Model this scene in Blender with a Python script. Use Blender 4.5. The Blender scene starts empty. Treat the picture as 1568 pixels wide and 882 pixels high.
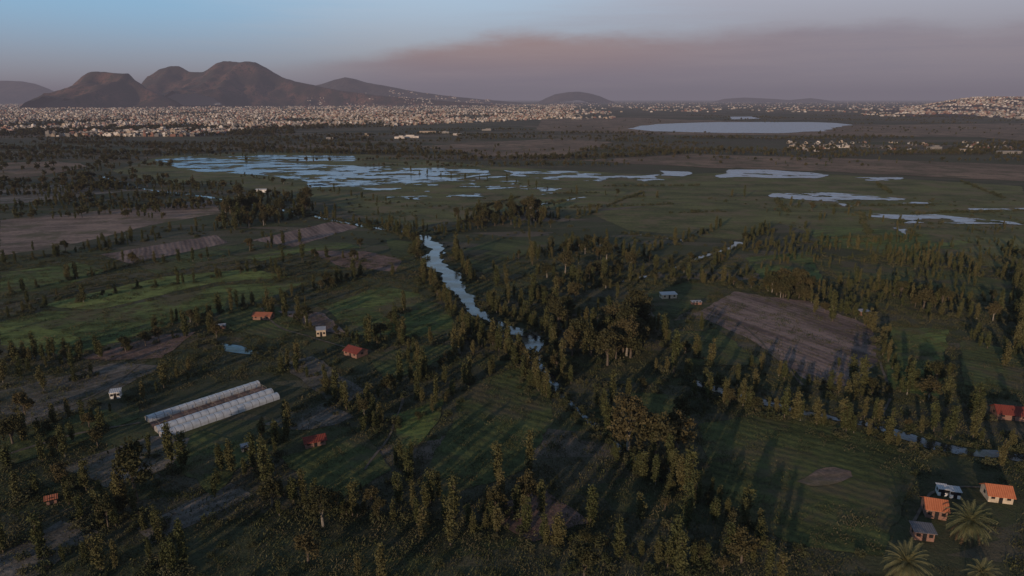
import bpy, bmesh, math, random
from mathutils import Vector, noise, Matrix
random.seed(7)
H=100.0; P=math.radians(15.46); F=1045.0; cp,sp=math.cos(P),math.sin(P)
def G(u,v):
    """survey a ground point (metres) from its bearing in the photograph"""
    dx=(u-784)/F; dy=(v-441)/F
    z=-sp-dy*cp; y=cp-dy*sp; t=H/(-z)
    return (dx*t, y*t)
def R(u,v,D):
    dx=(u-784)/F; dy=(v-441)/F
    z=-sp-dy*cp; y=cp-dy*sp; t=D/y
    return (dx*t, H+z*t)
scene=bpy.context.scene
col=scene.collection
# ---------------------------------------------------------------- materials
def new_mat(name):
    m=bpy.data.materials.new(name); m.use_nodes=True
    nt=m.node_tree; nt.nodes.clear()
    o=nt.nodes.new('ShaderNodeOutputMaterial'); b=nt.nodes.new('ShaderNodeBsdfPrincipled')
    nt.links.new(b.outputs[0],o.inputs[0]); b.inputs['Roughness'].default_value=.9
    b.inputs['Specular IOR Level'].default_value=.15
    return m,nt,b
class NB:
    def __init__(s,nt): s.nt=nt
    def put(s,sock,v):
        if isinstance(v,bpy.types.NodeSocket): s.nt.links.new(v,sock)
        else:
            try: sock.default_value=v
            except Exception: sock.default_value=(v[0],v[1],v[2],1)
    def m(s,op,a,b=0.0,c=0.0,clamp=False):
        n=s.nt.nodes.new('ShaderNodeMath'); n.operation=op; n.use_clamp=clamp
        s.put(n.inputs[0],a); s.put(n.inputs[1],b); s.put(n.inputs[2],c); return n.outputs[0]
    def mix(s,f,a,b,mode='MIX'):
        n=s.nt.nodes.new('ShaderNodeMix'); n.data_type='RGBA'; n.blend_type=mode
        def q(x): return x if isinstance(x,bpy.types.NodeSocket) else (x[0],x[1],x[2],1)
        s.put(n.inputs[0],f); s.put(n.inputs[6],q(a)); s.put(n.inputs[7],q(b)); return n.outputs[2]
    def mr(s,v,a,b,c=0.0,d=1.0,smooth=True):
        n=s.nt.nodes.new('ShaderNodeMapRange'); n.interpolation_type='SMOOTHSTEP' if smooth else 'LINEAR'
        s.put(n.inputs[0],v); s.put(n.inputs[1],a); s.put(n.inputs[2],b); s.put(n.inputs[3],c); s.put(n.inputs[4],d); return n.outputs[0]
    def noise(s,vec,scale,detail=4,rough=.6):
        n=s.nt.nodes.new('ShaderNodeTexNoise'); s.put(n.inputs['Vector'],vec)
        n.inputs['Scale'].default_value=scale; n.inputs['Detail'].default_value=detail; n.inputs['Roughness'].default_value=rough
        return n.outputs[0]
    def pos(s):
        return s.nt.nodes.new('ShaderNodeNewGeometry').outputs['Position']
    def objc(s):
        return s.nt.nodes.new('ShaderNodeTexCoord').outputs['Object']
    def mapping(s,vec,rot=0,scale=(1,1,1)):
        n=s.nt.nodes.new('ShaderNodeMapping'); s.put(n.inputs[0],vec); n.inputs[2].default_value=(0,0,rot); n.inputs[3].default_value=scale
        return n.outputs[0]
    def sep(s,vec):
        n=s.nt.nodes.new('ShaderNodeSeparateXYZ'); s.put(n.inputs[0],vec); return n.outputs
    def comb(s,x,y,z):
        n=s.nt.nodes.new('ShaderNodeCombineXYZ'); s.put(n.inputs[0],x); s.put(n.inputs[1],y); s.put(n.inputs[2],z); return n.outputs[0]
    def vor(s,vec,scale=1.0,out='Color',metric='CHEBYCHEV'):
        n=s.nt.nodes.new('ShaderNodeTexVoronoi'); n.distance=metric; s.put(n.inputs['Vector'],vec); n.inputs['Scale'].default_value=scale
        return n.outputs[out]
    def ramp(s,f,stops):
        n=s.nt.nodes.new('ShaderNodeValToRGB'); s.put(n.inputs[0],f); r=n.color_ramp
        while len(r.elements)<len(stops): r.elements.new(.5)
        for e,(p,c) in zip(r.elements,stops): e.position=p; e.color=(c[0],c[1],c[2],1)
        return n.outputs[0]

def simple(name,c,rough=.85,var=.35,scale=1.5,spec=.15):
    m,nt,b=new_mat(name); k=NB(nt)
    n=k.noise(k.objc(),scale,5)
    d=tuple(x*(1-var) for x in c); e=tuple(min(1,x*(1+var*.5)) for x in c)
    k.put(b.inputs['Base Color'],k.mix(k.mr(n,.3,.7),d,e)); b.inputs['Roughness'].default_value=rough
    b.inputs['Specular IOR Level'].default_value=spec
    return m
def field_mat(name,c1,c2,ang,spacing,row=.5,patch=.02,c3=None):
    m,nt,b=new_mat(name); k=NB(nt); p=k.pos()
    warp=k.noise(p,.05,2)
    q=k.mapping(p,ang,(1,1,1)); s=k.sep(q)
    w=k.m('SINE',k.m('MULTIPLY',k.m('ADD',s[1],k.m('MULTIPLY',warp,spacing*1.5)),2*math.pi/spacing))
    strips=k.noise(k.comb(k.m('MULTIPLY',s[0],.012),k.m('MULTIPLY',s[1],1/(spacing*2.6)),0),1.0,3,.6)
    n1=k.noise(p,patch,5,.65); n2=k.noise(p,.35,5,.75); n3=k.noise(p,1.6,3,.7)
    mask=k.mr(n1,.4,.6,.15,1)
    f=k.m('ADD',k.m('MULTIPLY',k.m('MULTIPLY',w,mask),row*.2),k.m('MULTIPLY',k.m('SUBTRACT',strips,.5),row*3.2))
    f=k.m('ADD',f,k.m('MULTIPLY',k.m('SUBTRACT',n1,.5),2.0))
    f=k.m('ADD',f,k.m('MULTIPLY',k.m('SUBTRACT',n2,.5),2.0))
    f=k.m('ADD',f,k.m('MULTIPLY',k.m('SUBTRACT',n3,.5),1.2))
    f=k.m('ADD',f,.5,clamp=True)
    cc=k.mix(f,c1,c2)
    if c3: cc=k.mix(k.mr(k.noise(p,.03,5,.7),.48,.62,0,.8),cc,c3)
    k.put(b.inputs['Base Color'],cc)
    bm=nt.nodes.new('ShaderNodeBump'); bm.inputs['Strength'].default_value=.7; bm.inputs['Distance'].default_value=.6
    k.put(bm.inputs['Height'],k.m('ADD',n2,k.m('MULTIPLY',w,.12))); nt.links.new(bm.outputs[0],b.inputs['Normal'])
    return m
def foliage(name,a,b_,c):
    m,nt,b=new_mat(name); k=NB(nt)
    r=nt.nodes.new('ShaderNodeObjectInfo').outputs['Random']
    n=k.noise(k.objc(),.55,3,.7)
    cc=k.mix(k.mr(n,.35,.65),a,b_); cc=k.mix(k.m('MULTIPLY',k.m('POWER',r,2.0),.8),cc,c)
    k.put(b.inputs['Base Color'],cc); b.inputs['Roughness'].default_value=.7; b.inputs['Specular IOR Level'].default_value=.1
    return m
M={}
M['willow']=foliage('willow_leaves',(.036,.044,.018),(.08,.09,.036),(.115,.10,.045))
M['broad']=foliage('eucalyptus_leaves',(.026,.031,.015),(.062,.062,.028),(.095,.078,.038))
M['bush']=foliage('shrub_leaves',(.032,.042,.019),(.07,.08,.038),(.11,.105,.06))
M['grass']=foliage('tuft_blades',(.035,.045,.018),(.08,.09,.036),(.13,.11,.07))
M['palm']=foliage('palm_fronds',(.08,.09,.04),(.15,.15,.075),(.16,.15,.075))
M['bark']=simple('bark',(.12,.10,.08),.9,.5,3)
M['bark_pale']=simple('bark_pale',(.24,.22,.19),.8,.4,2)
M['green']=field_mat('crop_green',(.045,.065,.020),(.16,.20,.058),math.radians(-20),3.0,.8,.02,(.12,.095,.055))
M['green2']=field_mat('crop_dark_green',(.034,.045,.018),(.11,.13,.046),math.radians(35),3.4,.6,.02,(.11,.09,.055))
M['bright']=field_mat('crop_bright_green',(.10,.13,.032),(.23,.27,.08),math.radians(-15),2.5,.9,.02,(.11,.13,.045))
M['brown']=field_mat('ploughed_soil',(.12,.086,.076),(.29,.21,.18),math.radians(62),3.2,1.0)
M['tan']=field_mat('dry_stubble',(.14,.105,.085),(.34,.245,.195),math.radians(-12),4.0,.8,.02,(.11,.10,.055))
M['grey']=field_mat('grey_soil',(.08,.074,.062),(.23,.20,.17),math.radians(-40),3.5,.9,.02,(.07,.072,.04))
M['scrub']=field_mat('reddish_scrub',(.08,.056,.046),(.27,.175,.145),math.radians(10),6,.3,.06)
M['marsh']=field_mat('marsh_grass',(.060,.068,.026),(.175,.175,.068),math.radians(8),12,.7,.012,(.18,.14,.08))
M['dry']=field_mat('dry_grass_plain',(.12,.085,.058),(.31,.21,.145),math.radians(4),30,.4,.006,(.09,.085,.045))
M['path']=simple('path_dirt',(.15,.125,.10),.95,.4,.3)
M['white']=simple('white_paint',(.75,.74,.72),.7,.2,1)
M['cream']=simple('cream_render',(.5,.42,.32),.85,.25,1)
M['brickw']=simple('brick_wall',(.24,.14,.11),.9,.3,3)
M['dark']=simple('dark_opening',(.02,.02,.022),.5,.3,1)
def corr(name,c,c2,sp_=.25):
    m,nt,b=new_mat(name); k=NB(nt); o=k.objc(); s=k.sep(o)
    w=k.m('SINE',k.m('MULTIPLY',s[0],2*math.pi/sp_)); n=k.noise(o,.8,5,.7)
    k.put(b.inputs['Base Color'],k.mix(k.m('ADD',k.m('MULTIPLY',w,.2),n,clamp=True),c,c2)); b.inputs['Roughness'].default_value=.6
    bm=nt.nodes.new('ShaderNodeBump'); bm.inputs['Strength'].default_value=.5; bm.inputs['Distance'].default_value=.08
    k.put(bm.inputs['Height'],w); nt.links.new(bm.outputs[0],b.inputs['Normal'])
    return m
M['orange']=corr('orange_roof',(.34,.10,.045),(.60,.22,.11),.5)
M['red']=corr('red_roof',(.13,.032,.025),(.26,.065,.045),.5)
M['rust']=corr('rusty_roof',(.22,.075,.045),(.38,.15,.09),.5)
M['tin']=corr('tin_roof',(.22,.24,.27),(.5,.52,.55),.5)
M['blue']=corr('grey_roof',(.09,.095,.11),(.18,.18,.2),.5)
M['wroof']=corr('white_roof',(.4,.42,.45),(.65,.65,.65),.6)
m,nt,b=new_mat('greenhouse_film'); k=NB(nt); s=k.sep(k.objc())
w=k.m('FRACT',k.m('DIVIDE',s[0],2.5)); rib=k.m('LESS_THAN',w,.08); n=k.noise(k.objc(),.6,5,.7)
c_=k.mix(n,(.30,.33,.36),(.72,.77,.82)); k.put(b.inputs['Base Color'],k.mix(rib,c_,(.22,.22,.22))); b.inputs['Roughness'].default_value=.35
b.inputs['Specular IOR Level'].default_value=.5
M['film']=m
def water(name,f0,f1,rough,tint):
    m,nt,b=new_mat(name); k=NB(nt); p=k.pos()
    k.put(b.inputs['Base Color'],k.mix(k.mr(k.noise(p,.15,4,.7),.45,.62),(.014,.02,.022),(.04,.055,.026)))
    b.inputs['Roughness'].default_value=rough
    b.inputs['IOR'].default_value=1.333; b.inputs['Specular IOR Level'].default_value=.35
    gl=nt.nodes.new('ShaderNodeBsdfGlossy'); gl.inputs['Color'].default_value=tint; gl.inputs['Roughness'].default_value=rough
    mx=nt.nodes.new('ShaderNodeMixShader')
    al=k.noise(k.mapping(p,.2,(1,2,1)),.06,5,.7); k.put(mx.inputs[0],k.mr(al,.38,.62,f1,f0))
    bm=nt.nodes.new('ShaderNodeBump'); bm.inputs['Strength'].default_value=.25; bm.inputs['Distance'].default_value=.2
    k.put(bm.inputs['Height'],k.noise(k.mapping(p,.3,(1,.5,1)),.8,3)); nt.links.new(bm.outputs[0],b.inputs['Normal']); nt.links.new(bm.outputs[0],gl.inputs['Normal'])
    out=[x for x in nt.nodes if x.type=='OUTPUT_MATERIAL'][0]
    nt.links.new(b.outputs[0],mx.inputs[1]); nt.links.new(gl.outputs[0],mx.inputs[2]); nt.links.new(mx.outputs[0],out.inputs[0])
    return m
M['water']=water('canal_water',.0,.11,.05,(.50,.74,1,1))
M['wetland']=water('wetland_water',.05,.34,.22,(.58,.78,1,1))
# ---------------------------------------------------------------- mesh helpers
def obj(name,verts,faces,mats,mi=None,loc=(0,0,0),rot=0,parent=None,smooth=False):
    me=bpy.data.meshes.new(name); me.from_pydata(verts,[],faces)
    for x in mats: me.materials.append(x)
    if mi: me.polygons.foreach_set('material_index',mi)
    if smooth: me.polygons.foreach_set('use_smooth',[True]*len(me.polygons))
    me.update(); o=bpy.data.objects.new(name,me); o.location=loc; o.rotation_euler=(0,0,rot)
    col.objects.link(o)
    if parent: o.parent=parent
    return o
class MB:
    def __init__(s): s.v=[]; s.f=[]; s.m=[]
    def face(s,pts,mi=0):
        n=len(s.v); s.v+= [tuple(p) for p in pts]; s.f.append(tuple(range(n,n+len(pts)))); s.m.append(mi)
    def box(s,x0,x1,y0,y1,z0,z1,mi=0,ang=0,cx=0,cy=0,top=None):
        ca,sa=math.cos(ang),math.sin(ang); n=len(s.v)
        for z in (z0,z1):
            for x,y in ((x0,y0),(x1,y0),(x1,y1),(x0,y1)):
                s.v.append((cx+x*ca-y*sa,cy+x*sa+y*ca,z))
        for i in range(4): s.f.append((n+i,n+(i+1)%4,n+4+(i+1)%4,n+4+i)); s.m.append(mi)
        s.f.append((n+4,n+5,n+6,n+7)); s.m.append(mi if top is None else top)
    def tube(s,a,b_,r0,r1,mi=0,n=6):
        a=Vector(a); b_=Vector(b_); d=(b_-a).normalized(); u=d.orthogonal().normalized(); w=d.cross(u); k0=len(s.v)
        for c,r in ((a,r0),(b_,r1)):
            for i in range(n):
                t=2*math.pi*i/n; s.v.append(tuple(c+u*math.cos(t)*r+w*math.sin(t)*r))
        for i in range(n): s.f.append((k0+i,k0+(i+1)%n,k0+n+(i+1)%n,k0+n+i)); s.m.append(mi)
    def leaves(s,c,n,r,size,rz=None,mi=1):
        rz=rz or r
        for i in range(n):
            p=Vector((c[0]+random.gauss(0,r*.5),c[1]+random.gauss(0,r*.5),c[2]+random.gauss(0,rz*.5)))
            a=Vector((random.gauss(0,1),random.gauss(0,1),random.gauss(0,.8))).normalized(); b_=a.orthogonal().normalized()
            b_=(Matrix.Rotation(random.uniform(0,6.28),3,a)@b_); q=size*random.uniform(.6,1.3)
            a=a*q; b_=b_*q*.55
            s.face((p-a,p-b_,p+a,p+b_),mi)
def mesh_of(name,b,mats):
    me=bpy.data.meshes.new(name); me.from_pydata(b.v,[],b.f)
    for x in mats: me.materials.append(x)
    me.polygons.foreach_set('material_index',b.m); me.update(); return me
# ---------------------------------------------------------------- trees
def willow_mesh(i,Hh,Rr,nc,nl,size,trunkmat):
    """ahuejote: upright columnar willow with a rounded, ragged top"""
    b=MB(); lean=(random.uniform(-.4,.4),random.uniform(-.4,.4))
    b.tube((0,0,-.3),(lean[0]*.5,lean[1]*.5,Hh*.5),.22,.13); b.tube((lean[0]*.5,lean[1]*.5,Hh*.5),(lean[0],lean[1],Hh*.93),.13,.03)
    base=random.uniform(.06,.22)
    lead=[(random.uniform(-.75,.75)*Rr,random.uniform(-.75,.75)*Rr,random.uniform(.6,1)) for _ in range(4)]+[(0,0,1)]
    for lx,ly,lh in lead: b.tube((0,0,Hh*.15),(lx+lean[0],ly+lean[1],Hh*lh*.9),.08,.02,n=4)
    for j in range(nc):
        lx,ly,lh=random.choice(lead); t=base+(1-base)*((j+random.random())/nc); q=(t-base)/(1-base)
        z=Hh*t*lh; r=Rr*min(1,(q*4+.15))**.6*(1-max(0,q-.7)/.3*.55)*random.uniform(.3,.85)
        a=random.uniform(0,6.28)
        b.leaves((lx*t+lean[0]*t+math.cos(a)*r*.75,ly*t+lean[1]*t+math.sin(a)*r*.75,z),nl,.72,size,.95)
    return mesh_of('willow_tree_mesh',b,[trunkmat,M['willow']])
def broad_mesh(i,Hh,Rr,nc,nl,size,bark):
    b=MB(); b.tube((0,0,-.3),(.2,.1,Hh*.35),.45,.3)
    limbs=[]
    for j in range(9):
        a=j*2.4+random.uniform(-.3,.3); r=Rr*random.uniform(.35,.8); z=Hh*random.uniform(.5,.92)
        if j==0: r=0.3; z=Hh*.95
        e=(math.cos(a)*r,math.sin(a)*r,z); mid=(e[0]*.4,e[1]*.4,Hh*.35+(z-Hh*.35)*.55)
        b.tube((.2,.1,Hh*random.uniform(.2,.35)),mid,.2,.13,n=5); b.tube(mid,e,.13,.04,n=5); limbs.append(e)
    for j in range(nc):
        e=random.choice(limbs); s=Rr*.38
        c=(e[0]+random.gauss(0,s*.62),e[1]+random.gauss(0,s*.62),e[2]+random.gauss(-.3,s*.6))
        if c[2]<Hh*.15: continue
        b.leaves(c,nl,.95,size,.8)
    return mesh_of('eucalyptus_tree_mesh',b,[bark,M['broad']])
def bush_mesh(n,nl,size,mat,h=1.6,r=1.5):
    b=MB(); 
    for j in range(4): b.tube((0,0,-.1),(random.uniform(-.6,.6),random.uniform(-.6,.6),h*.7),.05,.02,n=4)
    for j in range(n):
        a=random.uniform(0,6.28); q=r*math.sqrt(random.random()); b.leaves((math.cos(a)*q,math.sin(a)*q,random.uniform(.15,1)*h*(1-.5*(q/r)**2)),nl,.5,size)
    return mesh_of('shrub_mesh',b,[M['bark'],mat])
def tuft_mesh():
    b=MB()
    for j in range(26):
        x,y=random.gauss(0,1.1),random.gauss(0,1.1); a=random.uniform(0,6.28); w=.12; h=random.uniform(.15,.5)
        l=(random.uniform(-.4,.4),random.uniform(-.4,.4))
        b.face(((x-w*math.cos(a),y-w*math.sin(a),0),(x+w*math.cos(a),y+w*math.sin(a),0),(x+l[0]+w*.6,y+l[1],h),(x+l[0]-w*.6,y+l[1],h)),1)
    return mesh_of('tuft_mesh',b,[M['bark'],M['grass']])
W=[willow_mesh(i,random.uniform(8.5,12.5),random.uniform(.85,1.7),54,22,.33,M['bark'] if i!=2 else M['bark_pale']) for i in range(9)]
B=[broad_mesh(i,random.uniform(9,13),random.uniform(2.8,4.4),95,24,.40,M['bark'] if i else M['bark_pale']) for i in range(5)]
WF=[willow_mesh(i,random.uniform(8,12),random.uniform(1.4,2.2),30,9,.65,M['bark']) for i in range(3)]
BF=[broad_mesh(i,random.uniform(8,11),random.uniform(3.5,5),40,9,.9,M['bark']) for i in range(3)]
S=[bush_mesh(24,14,.22,M['bush']) for i in range(2)]
T=[tuft_mesh() for i in range(2)]
KIND={'W':(W,'willow_tree'),'B':(B,'eucalyptus_tree'),'S':(S,'shrub'),'WF':(WF,'willow_tree'),'BF':(BF,'eucalyptus_tree'),'T':(T,'grass_tuft')}
def scatter(name,tmpl,pts):
    me=bpy.data.meshes.new(name); me.from_pydata([(p[0],p[1],p[2]) for p in pts],[],[])
    a=me.attributes.new('scl','FLOAT_VECTOR','POINT'); a.data.foreach_set('vector',[c for p in pts for c in (p[3],p[3],p[3]*p[5])])
    a=me.attributes.new('rot','FLOAT_VECTOR','POINT'); a.data.foreach_set('vector',[c for p in pts for c in (0,0,p[4])])
    o=bpy.data.objects.new(name,me); col.objects.link(o)
    ng=bpy.data.node_groups.new(name+'_nodes','GeometryNodeTree')
    ng.interface.new_socket('Geometry',in_out='INPUT',socket_type='NodeSocketGeometry'); ng.interface.new_socket('Geometry',in_out='OUTPUT',socket_type='NodeSocketGeometry')
    gi=ng.nodes.new('NodeGroupInput'); go=ng.nodes.new('NodeGroupOutput'); iop=ng.nodes.new('GeometryNodeInstanceOnPoints')
    oi=ng.nodes.new('GeometryNodeObjectInfo'); oi.inputs['Object'].default_value=tmpl; oi.inputs['As Instance'].default_value=True
    s=ng.nodes.new('GeometryNodeInputNamedAttribute'); s.data_type='FLOAT_VECTOR'; s.inputs[0].default_value='scl'
    r=ng.nodes.new('GeometryNodeInputNamedAttribute'); r.data_type='FLOAT_VECTOR'; r.inputs[0].default_value='rot'
    e=ng.nodes.new('FunctionNodeEulerToRotation'); L=ng.links.new
    L(gi.outputs[0],iop.inputs['Points']); L(oi.outputs['Geometry'],iop.inputs['Instance']); L(s.outputs[0],iop.inputs['Scale'])
    L(r.outputs[0],e.inputs[0]); L(e.outputs[0],iop.inputs['Rotation']); L(iop.outputs[0],go.inputs[0])
    md=o.modifiers.new('scatter','NODES'); md.node_group=ng
    return o
POINTS={k:[] for k in KIND}
def add(kind,x,y,s=1.0,zs=None,z=0):
    POINTS[kind].append((x,y,z,s*random.uniform(.75,1.2),random.uniform(0,6.28),zs or random.uniform(.75,1.2)))
# ---------------------------------------------------------------- polygons
def inside(p,poly):
    x,y=p; c=False; n=len(poly); j=n-1
    for i in range(n):
        xi,yi=poly[i]; xj,yj=poly[j]
        if (yi>y)!=(yj>y) and x<(xj-xi)*(y-yi)/(yj-yi)+xi: c=not c
        j=i
    return c
def bbox(poly):
    xs=[p[0] for p in poly]; ys=[p[1] for p in poly]; return min(xs),max(xs),min(ys),max(ys)
EX=[]
def rough_poly(poly,jit):
    out=[]
    for i in range(len(poly)):
        a=Vector(poly[i]); b_=Vector(poly[(i+1)%len(poly)]); L=(b_-a).length; n=max(1,int(L/(jit*2)))
        for j in range(n):
            q=a.lerp(b_,j/n); nn=noise.noise_vector((q[0]/(jit*6),q[1]/(jit*6),3.3))*1.2+noise.noise_vector((q[0]/(jit*2),q[1]/(jit*2),7.3))*.5; out.append((q[0]+nn[0]*jit,q[1]+nn[1]*jit))
    return out
def field(name,uv,mat,z=.05,jit=1.3,ex=True):
    poly=[G(*p) for p in uv]; bb=bbox(poly)
    if ex: EX.append((poly,bb))
    q=rough_poly(poly,jit)
    return obj(name,[(x,y,z) for x,y in q],[tuple(range(len(q)))],[M[mat]])
FI=[('crop_field',[(0,337),(180,320),(325,306),(338,326),(230,345),(120,372),(0,392)],'tan'),
('crop_field',[(155,390),(330,360),(348,372),(200,404)],'brown'),
('crop_field',[(0,418),(120,402),(165,414),(90,442),(0,452)],'green'),
('crop_field',[(60,468),(250,424),(380,412),(450,424),(330,432),(150,475)],'bright'),
('crop_field',[(0,494),(60,478),(180,472),(340,437),(470,432),(400,462),(280,492),(110,545),(0,532)],'green'),
('crop_field',[(0,498),(60,500),(130,520),(100,538),(0,528)],'bright'),
('scrub_field',[(470,384),(560,385),(615,398),(605,416),(520,408)],'scrub'),
('crop_field',[(385,368),(520,337),(548,348),(450,378)],'brown'),
('crop_field',[(495,470),(585,437),(640,450),(690,478),(700,510),(620,518),(540,512)],'green'),
('crop_field',[(205,405),(360,372),(440,386),(330,404),(240,420)],'green2'),
('fallow_field',[(0,600),(170,556),(250,560),(130,622),(0,662)],'grey'),
('fallow_field',[(90,715),(230,668),(330,672),(300,700),(170,748)],'grey'),
('fallow_field',[(200,812),(352,740),(385,758),(240,832)],'grey'),
('fallow_field',[(400,650),(500,615),(545,640),(470,660)],'grey'),
('crop_field',[(700,598),(790,562),(835,590),(848,650),(800,720),(690,760),(640,740),(690,650)],'green2'),
('ploughed_field',[(1062,482),(1122,447),(1240,462),(1335,500),(1345,560),(1300,592),(1235,582),(1150,520)],'brown'),
('pasture',[(1070,650),(1220,625),(1385,690),(1400,730),(1350,850),(1200,830),(1100,770)],'green2'),
('pasture',[(1350,500),(1450,505),(1440,610),(1360,595)],'green'),
('pasture',[(1470,520),(1568,540),(1568,600),(1475,590)],'green2'),
('crop_field',[(900,325),(1080,308),(1210,335),(1130,368),(960,352)],'marsh'),
('crop_field',[(1240,395),(1400,410),(1400,432),(1290,425)],'green2'),
('crop_field',[(990,450),(1060,430),(1100,440),(1050,480),(1005,500)],'green2'),
('fallow_field',[(740,790),(830,745),(900,800),(820,830)],'scrub'),
('crop_field',[(700,385),(770,365),(850,372),(780,398),(740,420)],'green2'),
('fallow_field',[(430,700),(560,660),(600,720),(500,780)],'green2'),
('crop_field',[(1140,395),(1240,385),(1260,430),(1170,430)],'green'),
('crop_field',[(300,660),(400,680),(330,760),(260,710)],'green2'),
('crop_field',[(1420,410),(1568,435),(1568,470),(1420,445)],'green2'),
('crop_field',[(350,455),(430,470),(480,500),(420,520),(330,500)],'green2'),
('fallow_field',[(430,560),(480,545),(560,600),(520,625)],'grey'),
('fallow_field',[(0,290),(130,280),(200,292),(60,310),(0,312)],'grey'),
('fallow_field',[(960,600),(1040,605),(1060,640),(985,660)],'green2'),
('fallow_field',[(0,850),(90,800),(150,815),(60,882),(0,900)],'grey'),
('fallow_field',[(120,550),(240,514),(300,508),(250,548),(180,552)],'scrub'),
('crop_field',[(0,675),(130,632),(210,620),(215,640),(90,690),(0,720)],'green2'),
('crop_field',[(425,476),(490,478),(540,515),(480,505)],'brown'),
('crop_field',[(560,545),(640,530),(700,528),(660,560),(590,585)],'green2'),
('crop_field',[(370,395),(460,378),(530,372),(560,380),(470,385),(400,400)],'green'),
('crop_field',[(600,640),(680,605),(670,650),(620,700)],'green'),
('crop_field',[(590,365),(640,372),(636,400),(600,392)],'green2'),
('fallow_field',[(1020,510),(1100,505),(1170,560),(1060,560)],'green2'),
('crop_field',[(1240,345),(1400,355),(1500,375),(1400,395),(1250,375)],'green'),
]
for i,(n,uv,mt) in enumerate(FI): field(n,uv,mt,.05+.004*i)
field('bare_soil_patch',[(1225,738),(1250,722),(1275,717),(1300,722),(1305,730),(1285,738),(1268,742),(1245,742)],'tan',.235,1.4,False)
def zone(name,uv,mt,z,jit): return field(name,uv,mt,z,jit,False)
zone('marsh_meadow',[(170,262),(250,238),(420,232),(560,236),(760,255),(1000,268),(1200,262),(1560,285),(1620,360),(1568,410),(1330,390),(1180,335),(1060,310),(900,322),(800,318),(640,348),(560,335),(500,305),(350,285),(240,280)],'marsh',.02,6)
DZ=[[(880,246),(1060,236),(1300,243),(1640,256),(1640,282),(1300,264),(1090,257)],[(640,224),(860,212),(940,218),(860,240),(740,240)],[(820,200),(1000,206),(1500,210),(1640,222),(1640,188),(1300,192),(960,180),(830,182)],[(0,250),(90,246),(140,256),(60,270),(0,275)]]
for i,uv in enumerate(DZ): zone('dry_plain',uv,'dry',.3+.02*i,10)
DZW=[[G(*p) for p in uv] for uv in DZ]
def path(uv,w):
    pts=[Vector(G(*p)) for p in uv]; v=[];fc=[];d=[]
    for i in range(len(pts)-1):
        n=max(1,int((pts[i+1]-pts[i]).length/4))
        for j in range(n): d.append(pts[i].lerp(pts[i+1],j/n))
    d.append(pts[-1])
    for _ in range(6):
        d=[d[0]]+[(d[i-1]+d[i]*2+d[i+1])/4 for i in range(1,len(d)-1)]+[d[-1]]
    for i,p in enumerate(d):
        t=(d[min(len(d)-1,i+1)]-d[max(0,i-1)]).normalized(); nn=Vector((-t[1],t[0])); o=noise.noise((p[0]*.05,p[1]*.05,2))*1.5; ww=w*(.45+.4*noise.noise((p[0]*.2,p[1]*.2,6)))
        v+=[(p[0]+nn[0]*(o+ww),p[1]+nn[1]*(o+ww),.228),(p[0]+nn[0]*(o-ww),p[1]+nn[1]*(o-ww),.228)]
        if i: fc.append((2*i-2,2*i-1,2*i+1,2*i))
    obj('footpath',v,fc,[M['path']])
for uv,w in [([(0,700),(120,660),(215,648)],1.2),([(215,560),(160,600),(60,640)],1.0),([(400,470),(420,500),(500,525),(560,540)],1.0),([(0,470),(120,445),(240,425)],1.0),([(1350,660),(1360,600),(1345,540)],1.0),([(1400,800),(1440,740),(1500,745)],.8),([(1075,480),(1130,492),(1160,520),(1230,590)],1.2),([(620,600),(600,660),(560,720)],.8),([(340,410),(460,380),(560,372)],1.2)]: path(uv,w)
# ---------------------------------------------------------------- ground
m,nt,b=new_mat('ground_soil_and_grass'); k=NB(nt); p=k.pos(); s=k.sep(p)
wp=k.noise(p,.02,2)
def parcel(rot,sx,sy,off):
    q=k.mapping(p,rot,(sx,sy,1)); nv=nt.nodes.new('ShaderNodeVectorMath'); nv.operation='ADD'; k.put(nv.inputs[0],q); k.put(nv.inputs[1],k.comb(off,k.m('MULTIPLY',wp,.5),0))
    return k.sep(k.vor(nv.outputs[0],1.0))[0]
pa=parcel(math.radians(-49),1/60,1/16,0.3); pb=parcel(math.radians(-8),1/260,1/90,2.1)
near=k.ramp(pa,[(0,(.035,.043,.021)),(.3,(.085,.10,.04)),(.5,(.052,.06,.03)),(.68,(.15,.125,.09)),(.84,(.062,.08,.033)),(1,(.20,.155,.125))])
far=k.ramp(pb,[(0,(.05,.052,.026)),(.3,(.13,.10,.065)),(.5,(.07,.075,.035)),(.75,(.21,.15,.105)),(1,(.075,.08,.035))])
f=k.mr(s[1],600,1300); c_=k.mix(f,near,far)
n1=k.noise(p,.015,6,.7); n2=k.noise(p,.3,6,.75); n3=k.noise(p,1.3,3,.7)
c_=k.mix(k.mr(n1,.3,.7,0,.3),c_,(.05,.052,.028))
c_=k.mix(k.mr(n2,.42,.66,0,.6),c_,k.mix(n1,(.022,.028,.013),(.17,.145,.095)))
c_=k.mix(k.mr(n3,.45,.7,0,.5),c_,(.02,.025,.012))
k.put(b.inputs['Base Color'],c_)
bm=nt.nodes.new('ShaderNodeBump'); bm.inputs['Strength'].default_value=.8; bm.inputs['Distance'].default_value=.8
k.put(bm.inputs['Height'],n2); nt.links.new(bm.outputs[0],b.inputs['Normal'])
xs=[-70000,-30000,-12000,-5000,-2000,-800,-300,0,300,800,2000,5000,12000,30000,70000]; ys=[-70000,-20000,-4000,-500,0,300,700,1500,3000,6000,12000,25000,50000,90000]
obj('ground',[(x,y,0) for y in ys for x in xs],[(j*len(xs)+i,j*len(xs)+i+1,(j+1)*len(xs)+i+1,(j+1)*len(xs)+i) for j in range(len(ys)-1) for i in range(len(xs)-1)],[m])
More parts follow.
